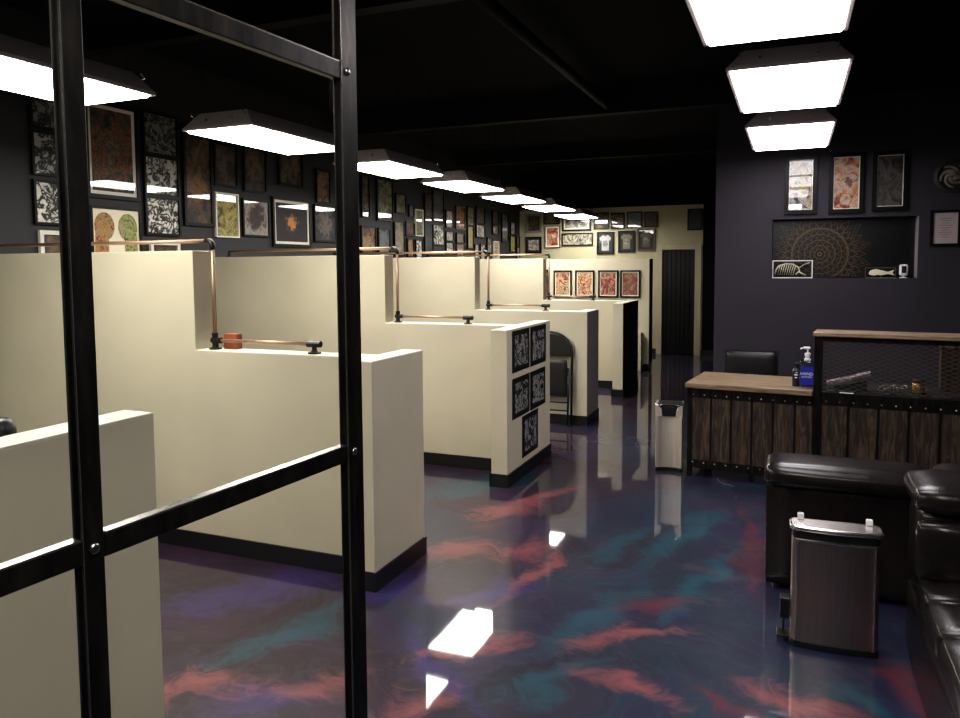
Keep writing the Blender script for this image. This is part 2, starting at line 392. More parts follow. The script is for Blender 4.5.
# ------------------------------------------------------------------ booth partitions
HL, HT, XA, XT = 1.176, 1.752, -1.93, -3.18
TH = .15
def partition(y, cap, label, facing=CREAM, tall=True, full=False):
    """y front face of the cross wall; cap = (y0,y1) of the end return along the aisle"""
    r = thing('booth_partition', label, 'partition wall', (XA, y, 0))
    ox, oy = XA, y
    L = lambda x0, x1, y0, y1, z0, z1, m=None: (m or MB()).box(x0 - ox, x1 - ox, y0 - oy, y1 - oy, z0, z1)
    if full:
        L(XL + .002, -2.055, y, y + .28, .001, HT).build('cross_wall', CREAM, r, .004)
        L(-2.0545, -2.05, y + .002, y + .278, .1, HT - .002).build('end_face', BLACKEND, r)
        L(XL + .004, -2.052, y - .011, y - .0005, .001, .10).build('baseboard', BASE, r)
        return r
    x1 = XA - .13 if cap else XA
    poly = [(XL + .002, .001), (x1, .001), (x1, HL), (XT, HL), (XT, HT), (XL + .002, HT)]
    MB().prism([(a - ox, b) for a, b in poly], 0, TH).build('cross_wall', CREAM, r, .004)
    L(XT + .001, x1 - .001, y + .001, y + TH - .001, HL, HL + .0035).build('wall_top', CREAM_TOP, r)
    if cap:
        L(XA - .1298, XA, cap[0], cap[1], .001, HL).build('end_return', CREAM, r, .004)
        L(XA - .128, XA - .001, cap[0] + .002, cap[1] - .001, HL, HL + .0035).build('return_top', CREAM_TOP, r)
        if facing is not CREAM:
            L(XA, XA + .003, cap[0] + .003, cap[1] - .002, .1, HL - .002).build('end_face', facing, r)  # end face given its own darker tone
    b = MB(); L(XL + .004, x1 - .012, y - .011, y - .0005, .001, .10, b)
    if cap:
        if cap[0] < y - .02: L(x1 - .011, x1 - .0005, cap[0] - .011, y - .0005, .001, .10, b)
        L(XA - .141, XA + .011, cap[0] - .011, cap[0] - .0005, .001, .10, b); L(XA + .0005, XA + .011, cap[0], cap[1], .001, .10, b)
    b.build('baseboard', BASE, r)
    return r
partition(1.15, (.85, 1.86), 'low cream partition close behind the glass screen, topped by a pale ledge')
partition(3.39, (3.255, 3.82), 'cream stepped partition with a red box on its ledge, behind the glass screen')
partition(5.60, (5.19, 6.26), 'cream stepped partition with five black posters on its end')
partition(7.56, (7.545, 8.03), 'cream stepped partition with a folded chair leaning on its front', GREYFACE)
partition(10.0, (9.33, 10.31), 'cream stepped partition with a black end, fourth with a copper rail', BLACKEND)
p6 = partition(11.9, None, 'full-length cream partition hung with a row of red paintings, before the far door', full=True)
MB().box(-.336, -.215, -.17, -.0125, .001, .60).build('step_block', CREAM, p6, .004)

# copper rails on the partitions
def rail(y, xv, xe, xs, label):
    r = thing('pipe_rail', label, 'copper pipe rail', (xv, y, HL + .0036)); z0 = 0
    zt = HT + .052 - HL; zb = .052
    MB().tube([(xs - xv, 0, zt), (-.02, 0, zt)], .0115, 12).build('top_pipe', COPPER, r, 0, True)
    MB().tube([(0, 0, zb + .02), (0, 0, zt - .02)], .0115, 12).build('upright_pipe', COPPER, r, 0, True)
    MB().tube([(.02, 0, zb), (xe - xv - .02, 0, zb)], .0105, 12).build('lower_pipe', COPPER, r, 0, True)
    a = [(-.032 + .032 * math.sin(t), 0, zt - .032 + .032 * math.cos(t)) for t in [i * PI / 12 for i in range(7)]]
    MB().tube([(-.05, 0, zt)] + a + [(0, 0, zt - .05)], .0165, 12).build('elbow', IRON, r, 0, True)
    MB().lathe([(.036, 0), (.036, .008), (.020, .010), (.017, .022), (.017, .085), (.019, .085), (.019, .095)], 0, 0, 16).tube([(-.022, 0, zb), (.045, 0, zb)], .0175, 12).build('tee_fitting', IRON, r, 0, False)
    fx = xe - xv
    MB().lathe([(.036, 0), (.036, .008), (.020, .010), (.014, .022), (.014, .045)], fx, 0, 16).tube([(fx - .042, 0, zb), (fx + .042, 0, zb)], .0185, 12).build('end_fitting', IRON, r, 0, False)
    M = Matrix.Translation((xs - xv, 0, zt)) @ Matrix.Rotation(PI / 2, 4, 'Y')
    if xs > XL + .05:
        MB().lathe([(.036, 0), (.036, .008), (.020, .010), (.016, .04)], 0, 0, 16, Matrix.Translation((xs - xv, 0, HT - HL - .0034))).tube([(xs - xv, 0, HT - HL), (xs - xv, 0, zt)], .014).build('wall_fitting', IRON, r)
    else:
        MB().lathe([(.036, 0), (.036, .008), (.018, .010), (.016, .04)], 0, 0, 16, M).build('wall_fitting', IRON, r)
    return r
rail(3.462, -3.098, -2.413, XL + .004, 'copper pipe rail stepping down beside the red box, behind the glass')
rail(5.672, -3.098, -2.448, -4.87, 'copper pipe rail stepping down the partition with five black posters')
rail(7.632, -3.05, -2.40, XL + .004, 'copper pipe rail on the partition with the folded chair')
rail(10.072, -3.12, -2.50, XL + .004, 'copper pipe rail on the black-ended partition by the red paintings')
tag(MB().box(-3.063, -2.965, 3.49, 3.537, HL + .004, 1.268).build('storage_box', REDBOX, None, .004), 'small red-brown box on the partition ledge beside the copper rail', 'box')

# ------------------------------------------------------------------ ceiling lights
def make_light(name, label, lens, group, W=.52, L=1.06):
    r = thing(name, label, 'ceiling light', (0, 0, 0), 0, group); hw, hl = W / 2, L / 2
    MB().frustum((-hw + .012, hw - .012, -hl + .012, hl - .012), (-hw + .002, hw - .002, -hl + .002, hl - .002), -.011, .010).build('diffuser', lens, r)
    f = MB()
    for (a, b, c, d_) in ((-hw - .018, -hw, -hl - .018, hl + .018), (hw, hw + .018, -hl - .018, hl + .018), (-hw, hw, -hl - .018, -hl), (-hw, hw, hl, hl + .018)): f.box(a, b, c, d_, 0, .016)
    f.build('rim', LIGHT_HOUSE, r, .002)
    MB().frustum((-hw - .016, hw + .016, -hl - .016, hl + .016), (-hw + .07, hw - .07, -hl + .045, hl - .045), .016, .115).build('housing', LIGHT_HOUSE, r, .003)
    for sx in (-1, 1):
        for sy in (-1, 1):
            MB().tube([(sx * (hw - .055), sy * (hl - .02), .075), (sx * (hw - .055), sy * (hl + .012), .095), (sx * (hw - .055), sy * (hl - .01), .112)], .004, 6).build('hanging_clip', CLIPM, r)
            MB().box(sx * (hw - .16) - .008, sx * (hw - .16) + .008, sy * (hl - .012) - .008, sy * (hl - .012) + .006, .055, .07).build('housing_screw', CLIPM, r)
            MB().tube([(sx * (hw - .09), sy * (hl - .06), .115), (sx * (hw - .09), sy * (hl - .06), .92)], .002, 5).build('suspension_wire', dk, r)
    return r
ZL = 2.53
G1 = None
l0 = make_light('ceiling_light', 'lit flat panel over the first booth, cut by the glass screen post', LENS, None)
l0.location = (-3.30, 2.46, ZL)
for (x, y, lab) in ((-3.37, 4.38, 'lit flat panel over the booth behind the red box, seen through the glass'),
                    (-3.39, 6.14, 'lit flat panel of the booth row, third from the entrance'),
                    (-3.36, 7.74, 'lit flat panel of the booth row, fourth from the entrance'),
                    (-3.41, 9.50, 'lit flat panel of the booth row, fifth from the entrance'),
                    (-3.46, 11.22, 'lit flat panel of the booth row, second from the back wall'),
                    (-3.60, 13.30, 'last lit flat panel of the booth row, close to the back wall')):
    dup(l0, (x, y, ZL), lab)
ZR = 2.716
r0 = make_light('ceiling_light', 'lit flat panel over the reception aisle, largest and closest to the entrance', LENS2, None, .60, 1.21)
r0.location = (-.105, 3.29, ZR)
dup(r0, (-.045, 5.07, ZR), 'lit flat panel over the reception aisle, middle of the row of three')
dup(l0, (-.12, .45, ZR), 'added unseen light panel above the entrance end of the reception aisle')  # out-of-view panel added to brighten the nearest partition
dup(l0, (-3.30, .62, ZL), 'added unseen light panel over the entrance end of the booth row')  # added out of view for more light on the first booth walls
dup(r0, (-.04, 6.80, ZR - .026), 'lit flat panel over the reception aisle, just before the purple wall')

# ------------------------------------------------------------------ glass screen of black steel by the entrance
def glass_screen():
    d = Vector((.0662, .9978, 0)); ang = math.atan2(d.y, d.x) - PI / 2
    r = thing('glass_screen', 'black steel framed glass screen beside the entrance, bolted at the crossings', 'glass screen', (-.945, 1.478, 0), ang)
    # local: y along the screen (away from entrance = +), x towards the aisle
    def post(y0, y1, x0, x1, zt=3.2):
        p = MB().box(x0, x1, y0, y1, .001, zt).build('post', STEEL_BLK, r, .002)
        MB().box(x1 - .0035, x1 + .0004, y0 - .0006, y0 + .001, .002, zt).box(x0 + .004, x0 + .0055, y0 - .0025, y0, .002, zt).build('bead_and_highlight', BEAD_HILITE, p)  # corner strip is a painted highlight, the second box is the bead
        return p
    post(-.013, .045, -.012, .013)
    post(-.680, -.644, -.012, .011)
    post(-1.318, -1.283, -.012, .011)
    for zc in (.30, 1.225, 2.088):
        for (a, b) in ((-.6435, -.0135), (-1.2825, -.6805)):
            q = MB().box(-.010, .011, a, b, zc - .020, zc + .018).build('rail', STEEL_BLK, r, .002)
            MB().box(-.009, .0112, a + .003, b - .003, zc + .0165, zc + .0200).build('rail_highlight', BEAD_HILITE, q)  # highlight along the rail top, put in as a pale strip
            for yy in (b - .01,):
                pass
    for yc in (.008, -.662):
        for zc in (.30, 1.225, 2.088):
            x = .0135 if yc > -.1 else .0115
            M = Matrix.Translation((x, yc, zc)) @ Matrix.Rotation(PI / 2, 4, 'Y')
            MB().lathe([(.009, 0), (.009, .002), (.006, .0045), (.002, .005)], 0, 0, 14, M).build('bolt', BOLT, r, 0, True)
    zs = [.0, .30, 1.225, 2.088, 3.2]
    for (a, b) in ((-.643, -.014), (-1.282, -.681)):
        for z0, z1 in zip(zs, zs[1:-1]):
            MB().box(-.0045, -.0015, a, b, z0 + (.0215 if z0 else .005), z1 - (.02 if z1 < 3 else 0)).build('glass_pane', GLASS, r)
    return r
glass_screen()

# ------------------------------------------------------------------ pictures
def picture(label, x0, x1, z0, z1, art, frame=FRAME_BLK, fw=.022, mat=None, mw=.03, plane='L', cat='framed picture', name='framed_picture', dep=.026, off=0.0, extra=None):
    """plane L: on the dark wall (coords y); B: a wall facing the entrance at y=off (coords x); X: a face at x=off towards the aisle"""
    cx, cz, W, H = (x0 + x1) / 2, (z0 + z1) / 2, x1 - x0, z1 - z0
    if plane == 'L': r = thing(name, label, cat, (XL + .002, cx, cz), PI / 2)
    elif plane == 'X': r = thing(name, label, cat, (off, cx, cz), PI / 2)
    else: r = thing(name, label, cat, (cx, off, cz), 0)
    hx, hz = W / 2, H / 2
    MB().ring(-hx, hx, -hz, hz, fw, -dep, 0).build('frame', frame, r)
    ix, iz = hx - fw, hz - fw
    if mat:
        MB().ring(-ix, ix, -iz, iz, mw, -dep * .55, -dep * .3).build('mat', mat, r); ix -= mw; iz -= mw
    MB().box(-ix - .001, ix + .001, -dep * .45, -dep * .25, -iz - .001, iz + .001).build('print', art, r)
    if extra: extra(r, ix, iz, -dep * .5)
    return r
INKD = (.20, .19, .18)
def ink(p=(.62, .59, .54), s=9, a=.5): return art_ink(p, (.015, .015, .015), s, a)
DK = [(.012, .010, .010), (.035, .025, .02), (.08, .05, .03), (.14, .10, .06)]
BR = [(.02, .012, .008), (.10, .05, .02), (.22, .12, .05), (.30, .20, .10)]
YG = [(.06, .05, .02), (.28, .22, .05), (.42, .34, .10), (.22, .24, .12)]
OR = [(.05, .015, .01), (.28, .09, .02), (.36, .16, .05), (.16, .08, .04)]
BL = [(.015, .02, .025), (.05, .07, .09), (.14, .17, .18), (.10, .09, .07)]
GR = [(.03, .035, .02), (.12, .12, .07), (.26, .25, .16), (.12, .09, .05)]
RD = [(.04, .01, .01), (.32, .05, .03), (.45, .20, .10), (.55, .45, .30)]
PALE = [(.10, .09, .08), (.34, .32, .28), (.55, .52, .46), (.2, .17, .14)]

def heads(r, ix, iz, y):
    """two colourful flowered silhouettes facing outwards on cream paper"""
    for s, cc, n in ((-1, [(.05, .03, .02), (.45, .16, .05), (.40, .28, .10), (.10, .16, .12)], 1), (1, [(.04, .04, .02), (.24, .30, .08), (.42, .36, .14), (.22, .08, .24)], 2)):
        pts = []
        for k in range(28):
            t = 2 * PI * k / 28; pts.append((s * ix * .50 + ix * .42 * math.cos(t), iz * .45 + iz * .44 * math.sin(t)))
        MB().prism(pts, y - .001, y).prism([(s * ix * .34, iz * .4), (s * ix * .88, iz * .4), (s * ix * .96, -iz * .97), (s * ix * .34, -iz * .97)], y - .0008, y - .0002).build('flower_head', art_paint(cc, 22, 0, .3), r)

def shirt(tone, emblem):
    def f(r, ix, iz, y):
        P = [(-.48, -.80), (.48, -.80), (.50, .30), (.62, .20), (.80, .52), (.42, .80), (.18, .82), (0, .70), (-.18, .82), (-.42, .80), (-.80, .52), (-.62, .20), (-.50, .30)]
        P = [(a * ix * 1.08, b * iz) for a, b in P]
        MB().prism(P, y - .003, y).build('shirt', principled('shirt cloth %s' % tone[0], tone, .8), r)
        pts = [(ix * .38 * math.cos(2 * PI * k / 20), -iz * .08 + iz * .38 * math.sin(2 * PI * k / 20)) for k in range(20)]
        MB().prism(pts, y - .0045, y - .0031).build('emblem', art_ink(emblem, (.03, .03, .03), 26, .5), r)
    return f

g = FRAME_BLK
LEFT = [
 # label, y0, y1, z0, z1, art, frame, frame width, mat
 ('dim tattoo flash sheet, highest in the column beside the thick steel post', 3.79, 4.10, 2.65, 2.97, art_ink((.24, .22, .21), (.012, .012, .012), 8, .5), g, .018, None),  # paper greyed, the shade up here is put into its colour
 ('grey tattoo flash sheet crossed by a light streak, in the post-side column', 3.79, 4.10, 2.32, 2.635, art_ink((.40, .38, .36), (.012, .012, .012), 8, .5), g, .018, None),
 ('white tattoo flash sheet with bold black birds, in the post-side column', 3.79, 4.10, 1.97, 2.29, art_ink((.74, .70, .66), (.015, .015, .015), 7, .47), g, .018, None),
 ('pale-framed dark picture half hidden by the copper rail, below the bird flash sheet', 3.82, 4.11, 1.60, 1.93, art_paint(DK, 8), FRAME_WHT, .03, None),
 ('large dark orange portrait print with a white border, beyond the steel post', 4.23, 4.74, 2.20, 2.95, art_paint([(.012, .016, .018), (.05, .055, .05), (.10, .045, .02), (.25, .09, .035), (.05, .03, .02), (.16, .13, .09)], 7, .5, .35), g, .03, MATBOARD),
 ('cream print with two flowered heads back to back, under the orange portrait', 4.25, 4.74, 1.60, 2.14, principled('cream art paper', (.74, .68, .54), .6, coat=1, coat_rough=.02), g, .02, None),
 ('dim black-and-white flash sheet, top of the column of flash past the orange portrait', 4.79, 5.18, 2.60, 2.96, art_ink((.20, .19, .18), (.012, .012, .012), 9, .5), g, .02, None),  # papers of this column grow greyer upward, painting the shade above the lamps
 ('busy flash sheet crossed by a bright curved reflection, mid column past the orange portrait', 4.79, 5.18, 2.26, 2.60, art_ink((.50, .48, .44), (.015, .015, .015), 10, .5), g, .02, None),
 ('white flash sheet of scattered black shapes, low in the column past the portrait', 4.79, 5.18, 1.93, 2.26, art_ink((.78, .75, .68), (.015, .015, .015), 8, .46), g, .02, None),
 ('white-bordered dark print mostly hidden behind the partition under the scattered flash sheet', 4.83, 5.16, 1.58, 1.88, art_paint(DK, 8), FRAME_WHT, .03, None),
 ('tall narrow brown figure painting with a thin pale line inside its frame', 5.23, 5.60, 2.03, 2.92, art_paint([(.010, .008, .008), (.055, .035, .022), (.13, .075, .035), (.22, .10, .04)], 6, .3, .45), g, .03, None),
 ('dim dark figure print above the yellow-green one', 5.62, 5.94, 2.42, 2.82, art_paint(DK, 8), g, .02, None),
 ('yellow-green abstract print in a thin white frame', 5.62, 5.94, 1.94, 2.36, art_paint(YG, 8, .2), FRAME_WHT, .014, None),
 ('tall dark brown print with a pale lower edge, above the starburst print', 6.03, 6.38, 2.40, 2.87, art_paint(DK, 8), g, .02, None),
 ('pale square print with a dark brown starburst flower', 6.00, 6.41, 1.96, 2.33, art_paint([(.30, .27, .25), (.22, .17, .14), (.06, .035, .03), (.03, .02, .02)], 9, 1.3, .22), g, .018, None),
 ('dim square print above the white-matted photograph', 6.58, 7.00, 2.52, 2.89, art_paint(DK, 8), g, .02, None),
 ('dark photograph with an orange glow in a wide white mat', 6.46, 7.13, 1.87, 2.39, art_paint([(.012, .01, .014), (.03, .02, .03), (.10, .04, .025), (.55, .24, .06)], 12, 1.0, .16), g, .03, MATBOARD),
 ('narrow dark print with bright bars above and below, by the second post', 7.25, 7.53, 2.38, 2.76, art_paint(BR, 9), g, .018, None),
 ('dusky blue-grey portrait print by the second post, lower one', 7.20, 7.66, 1.94, 2.36, art_paint([(.02, .02, .025), (.06, .06, .075), (.16, .12, .11), (.20, .15, .12)], 8, .8, .22), g, .02, None),
 ('narrow dark banner print, upper one just past the second post', 8.22, 8.42, 2.27, 2.80, art_paint(DK, 7), g, .015, None),
 ('narrow brown print, lower one just past the second post', 8.20, 8.56, 1.80, 2.17, art_paint(BR, 8), g, .018, None),
 ('tall pennant-shaped dark green picture, upper row in the far wall cluster', 8.60, 9.02, 2.25, 2.80, art_paint(GR, 6, .6), g, .018, None),
 ('grey-blue picture in a black frame below the pennant', 8.62, 8.94, 1.78, 2.16, art_paint(BL, 6), g, .02, None),
 ('dim olive picture with a pale lower edge, beside the pennant', 9.10, 9.40, 2.38, 2.65, art_paint(GR, 7), g, .018, None),
 ('tall olive grey print with an arched top, below the dim olive picture', 9.05, 9.34, 1.80, 2.27, art_paint([(.08, .07, .05), (.16, .15, .10), (.28, .25, .17), (.2, .17, .12)], 8), g, .016, None),
 ('tiny dark blue picture high in the gap before the white-streaked print', 9.48, 9.64, 2.35, 2.52, art_paint(BL, 9), g, .014, None),
 ('small dark red-brown picture in a square black frame', 9.38, 9.66, 2.08, 2.29, art_paint([(.02, .01, .01), (.10, .03, .02), (.20, .08, .05), (.05, .04, .04)], 10, .8, .14), g, .03, None),
 ('narrow rust-coloured picture low above the rail', 9.42, 9.62, 1.78, 2.05, art_paint(BR, 9), g, .016, None),
 ('narrow white-edged print with a bright reflection over dark green', 9.67, 9.92, 2.09, 2.47, art_paint(GR, 9, .3), FRAME_WHT, .012, None),
 ('slim white print with black figures, low above the rail', 9.67, 9.89, 1.68, 2.04, art_ink((.62, .62, .60), (.02, .02, .025), 9, .5), g, .016, None),
 ('dark tall print with a bright base, upper row over a blue-black panel', 9.97, 10.24, 2.31, 2.72, art_paint(DK, 8), g, .018, None),
 ('blue-black panel with faint marks, under the bright-based print', 9.96, 10.25, 1.87, 2.30, art_paint([(.01, .014, .02), (.02, .028, .035), (.05, .06, .07), (.03, .03, .035)], 10), g, .016, None),
 ('tall grey print with a slanting reflection, in the upper row', 10.25, 10.63, 2.33, 2.80, art_paint([(.04, .04, .035), (.09, .08, .07), (.16, .15, .13), (.1, .1, .09)], 7), g, .016, None),
 ('bright white print with black lettering-like strokes', 10.24, 10.64, 1.97, 2.29, art_ink((.66, .66, .60), (.02, .02, .02), 8, .52), g, .018, None),
 ('small grey print with a white streak, next to the bright white print', 10.70, 10.98, 2.25, 2.53, art_paint(PALE, 9), g, .016, None),
 ('little grey framed sketch, middle of a short column', 10.70, 10.98, 2.045, 2.20, art_paint(PALE, 12), g, .014, None),
 ('little round-faced sketch, bottom of a short column', 10.70, 10.98, 1.86, 2.035, art_ink((.50, .50, .45), (.03, .03, .03), 14, .5), g, .014, None),
 ('orange-brown painting, brightest warm colour in the far wall cluster', 11.08, 11.46, 2.25, 2.62, art_paint(OR, 6, .2), FRAME_BRN, .018, None),
 ('small dim brown picture under the orange-brown painting', 11.10, 11.42, 2.02, 2.19, art_paint(DK, 10), g, .014, None),
 ('tan narrow print low on the wall under the orange painting', 11.10, 11.42, 1.66, 2.01, art_paint([(.10, .07, .05), (.24, .18, .12), (.36, .28, .19), (.15, .1, .07)], 9), FRAME_BRN, .016, None),
 ('dim green-grey print, upper row past the orange painting', 11.54, 11.84, 2.33, 2.64, art_paint(GR, 9), g, .016, None),
 ('narrow yellowish-green print past the orange painting', 11.55, 11.80, 1.94, 2.32, art_paint(YG, 9), g, .014, None),
 ('dim grey print above the white-topped picture', 11.92, 12.32, 2.38, 2.67, art_paint(DK, 9), g, .016, None),
 ('picture with a white top and white base around a dark band', 11.92, 12.32, 2.14, 2.37, art_paint(PALE, 6), g, .016, None),
 ('little pale sketch low above the rail, first of a close pair', 11.85, 12.05, 1.78, 2.03, art_paint(PALE, 10), g, .014, None),
 ('little white sketch low above the rail, second of a close pair', 12.10, 12.33, 1.73, 2.04, art_ink((.60, .60, .56), (.05, .05, .06), 10, .52), g, .014, None),
 ('dim tall print high beside the grey banner', 12.68, 13.00, 2.41, 2.65, art_paint(DK, 9), g, .014, None),
 ('tiny picture with a faint red mark, between dark frames', 12.68, 13.00, 2.22, 2.40, art_paint([(.02, .015, .015), (.06, .04, .04), (.2, .1, .09), (.1, .1, .1)], 12), g, .02, None),
 ('slim dark picture with a pale curve', 12.42, 12.66, 1.88, 2.16, art_ink((.30, .28, .22), (.02, .02, .02), 10, .45), g, .014, None),
 ('slim yellow-grey print low above the rail', 12.72, 13.00, 1.79, 2.10, art_paint([(.12, .11, .06), (.34, .31, .18), (.46, .42, .28), (.2, .16, .1)], 9), FRAME_WHT, .014, None),
 ('grey tall banner with a pale lower edge, among the last columns', 13.15, 13.50, 2.10, 2.62, art_paint([(.03, .03, .03), (.08, .08, .075), (.16, .16, .15), (.1, .09, .08)], 7), g, .016, None),
 ('small white print near the wall corner, upper one', 13.62, 13.88, 2.25, 2.49, art_paint(PALE, 10), g, .016, None),
 ('small ochre print near the wall corner', 13.60, 13.88, 1.92, 2.23, art_paint(YG, 9), g, .014, None),
 ('tiny dark print right in the wall corner, upper one', 13.96, 14.15, 2.03, 2.23, art_paint(DK, 9), g, .014, None),
 ('tiny yellow-grey print in the wall corner, lower one', 13.96, 14.15, 1.80, 2.02, art_paint(PALE, 9), g, .014, None),
]
for (lab, a, b, z0, z1, art, fr, fw, mt) in LEFT:
    ex = heads if 'two flowered heads' in lab else None
    picture(lab, a, b, z0, z1, art, fr, fw, mt, .028, 'L', extra=ex)

BACK = [
 ('grey-matted dark picture high in the corner of the back wall', -4.86, -4.54, 2.30, 2.666, art_paint(DK, 7), principled('grey frame', (.2, .19, .17), .5), .04, None, None),
 ('black-framed picture with a dim square centre, low in the back wall corner', -4.872, -4.545, 1.90, 2.22, art_paint(PALE, 8), g, .03, DARKMAT, None),
 ('red and dark poster in a thin brown frame on the back wall', -4.475, -4.17, 2.00, 2.425, art_paint(RD, 7, .5), FRAME_BRN, .014, MATBOARD, None),
 ('dim picture above the red poster on the back wall', -4.50, -4.175, 2.45, 2.712, art_paint(DK, 8), g, .02, None, None),
 ('wide white-matted picture below the last ceiling light', -4.125, -3.56, 2.315, 2.59, art_paint(PALE, 7), g, .03, MATBOARD, None),
 ('long horizontal strip of three small pictures in a black frame', -4.135, -3.52, 2.03, 2.275, art_paint([(.03, .03, .03), (.20, .19, .15), (.44, .40, .30), (.42, .22, .07)], 7, 0), g, .022, None, None),
 ('dark glazed picture over the framed white shirt', -3.505, -3.215, 2.335, 2.645, art_paint(DK, 8), g, .02, None, None),
 ('dark glazed picture over the gap between two framed shirts', -3.18, -2.92, 2.33, 2.635, art_paint(DK, 8), g, .02, None, None),
 ('dim green-grey picture over the framed olive shirt', -2.88, -2.595, 2.34, 2.645, art_paint(BL, 8), g, .02, None, None),
 ('dim brown picture, end of the high row on the back wall before the door', -2.555, -2.31, 2.35, 2.635, art_paint([(.02, .015, .012), (.07, .04, .03), (.1, .06, .05), (.05, .04, .035)], 8), g, .02, None, None),
 ('framed white shirt with a round black emblem on the back wall', -3.445, -3.118, 1.865, 2.285, principled('black backing', (.01, .01, .01), .6, coat=1, coat_rough=.02), g, .03, None, ((.34, .34, .35), (.30, .30, .31))),
 ('framed olive-grey shirt with a pale oval emblem on the back wall', -3.036, -2.722, 1.895, 2.295, principled('black backing', (.01, .01, .01), .6), g, .03, None, ((.16, .155, .11), (.36, .34, .27))),
 ('framed dark shirt with a crowded print, last of three framed shirts', -2.68, -2.352, 1.918, 2.325, principled('black backing', (.01, .01, .01), .6), FRAME_BRN, .03, None, ((.10, .085, .07), (.36, .32, .27))),
 ('dark grey picture high above the corner of the door casing', -1.775, -1.512, 2.275, 2.66, art_paint([(.02, .022, .02), (.04, .045, .04), (.06, .06, .055), (.04, .04, .04)], 6), g, .022, None, None),
]
for (lab, a, b, z0, z1, art, fr, fw, mt, sh) in BACK:
    picture(lab, a, b, z0, z1, art, fr, fw, mt, .03, 'B', off=YB - .002, extra=shirt(*sh) if sh else None)

# row of red paintings on the full-length partition
W4 = [[(.05, .035, .02), (.36, .07, .03), (.62, .46, .26), (.42, .16, .06), (.70, .60, .42), (.08, .08, .05)],
      [(.12, .02, .015), (.45, .09, .04), (.70, .55, .34), (.50, .20, .08), (.10, .05, .03), (.62, .48, .30)],
      [(.03, .02, .015), (.34, .03, .02), (.10, .03, .02), (.50, .32, .17), (.40, .05, .03), (.62, .48, .32)],
      [(.02, .015, .015), (.14, .03, .025), (.34, .05, .035), (.06, .04, .03), (.40, .25, .12), (.30, .05, .04)]]
for (a, b), cc, lab in zip(((-3.601, -3.298), (-3.238, -2.926), (-2.861, -2.54), (-2.508, -2.194)), W4,
        ('orange and cream figure painting, first of the row of four red paintings', 'bright cream and red painting, second of the row of four',
         'deep red painting with a white figure, third of the row of four', 'darkest red-brown painting, last of the row of four by the pier')):
    picture(lab, a, b, 1.143, 1.574, art_paint(cc, 9, .0, .2), g, .024, MATBOARD, .016, 'B', off=11.898)
picture('narrow dark painting half hidden behind the copper rail, before the row of red paintings', -3.90, -3.674, 1.141, 1.591, art_paint([(.02, .02, .02), (.06, .05, .04), (.25, .05, .04), (.42, .36, .26)], 8, .2), g, .024, None, .02, 'B', off=11.898)

# five black posters on the end of the partition
for (y0, y1, z0, z1), lab in zip(((5.299, 5.695, .847, 1.163), (5.725, 6.13, .845, 1.161), (5.297, 5.694, .492, .800), (5.72, 6.112, .489, .800), (5.52, 5.91, .148, .476)),
        ('black scratch-art poster, top of the end of the partition, on its entrance side', 'black scratch-art poster, top of the end of the partition, on its far side',
         'black scratch-art poster, middle row of the partition end, on its entrance side', 'black scratch-art poster, middle row of the partition end, on its far side',
         'black scratch-art poster alone in the lowest place on the partition end')):
    r = thing('ink_poster', lab, 'poster', (XA + .0006, (y0 + y1) / 2, (z0 + z1) / 2), PI / 2); hx, hz = (y1 - y0) / 2, (z1 - z0) / 2
    MB().box(-hx, hx, -.004, 0, -hz, hz).build('backing', principled('black poster board', (.008, .008, .008), .45), r)
    m = art_ink((.010, .010, .010), (.36, .35, .33), 11, .5)
    MB().box(-hx + .05, hx - .05, -.0055, -.0041, -hz + .04, hz - .04).build('print', m, r)

# ------------------------------------------------------------------ purple wall: tall pictures, niche and its things
YW = YP - .002
picture('tall white picture with a black curl and yellow bloom above the niche', -.085 * KP, .207 * KP, kz(2.148), kz(2.717), art_paint([(.03, .03, .03), (.26, .25, .26), (.42, .41, .42), (.40, .33, .03), (.36, .34, .32), (.05, .05, .05)], 7, .3, .26), g, .037, MATBOARD, .006, 'B', off=YW)
picture('tall orange and cream picture with a red creature, middle one above the niche', .314 * KP, .62 * KP, kz(2.144), kz(2.721), art_paint([(.12, .02, .02), (.42, .16, .08), (.55, .36, .22), (.50, .42, .34), (.2, .08, .06)], 8, .3, .28), g, .037, MATBOARD, .008, 'B', off=YW)
picture('tall dark grey serpent picture above the niche, in a thin white line', .692 * KP, .991 * KP, kz(2.155), kz(2.716), art_paint([(.008, .008, .008), (.04, .035, .03), (.11, .10, .085), (.05, .045, .04)], 6, .3, .3), g, .037, MATBOARD, .007, 'B', off=YW)
# certificate
def cert(r, ix, iz, y):
    m = MB()
    for k in range(9): m.box(-ix * .55 * (1 - .25 * (k % 3)), ix * .55 * (1 - .25 * (k % 3)), y - .001, y - .0004, iz * (.62 - .15 * k) - .003, iz * (.62 - .15 * k) + .003)
    m.build('line_print', principled('grey print', (.22, .19, .18), .7), r)
picture('black-framed pale certificate with faint lines beside the niche', 1.185 * KP, 1.43 * KP, kz(1.812), kz(2.145), principled('certificate paper', (.42, .36, .36), .6, coat=.6, coat_rough=.05), g, .022, None, .02, 'B', off=YW, cat='certificate', name='framed_certificate', extra=cert)
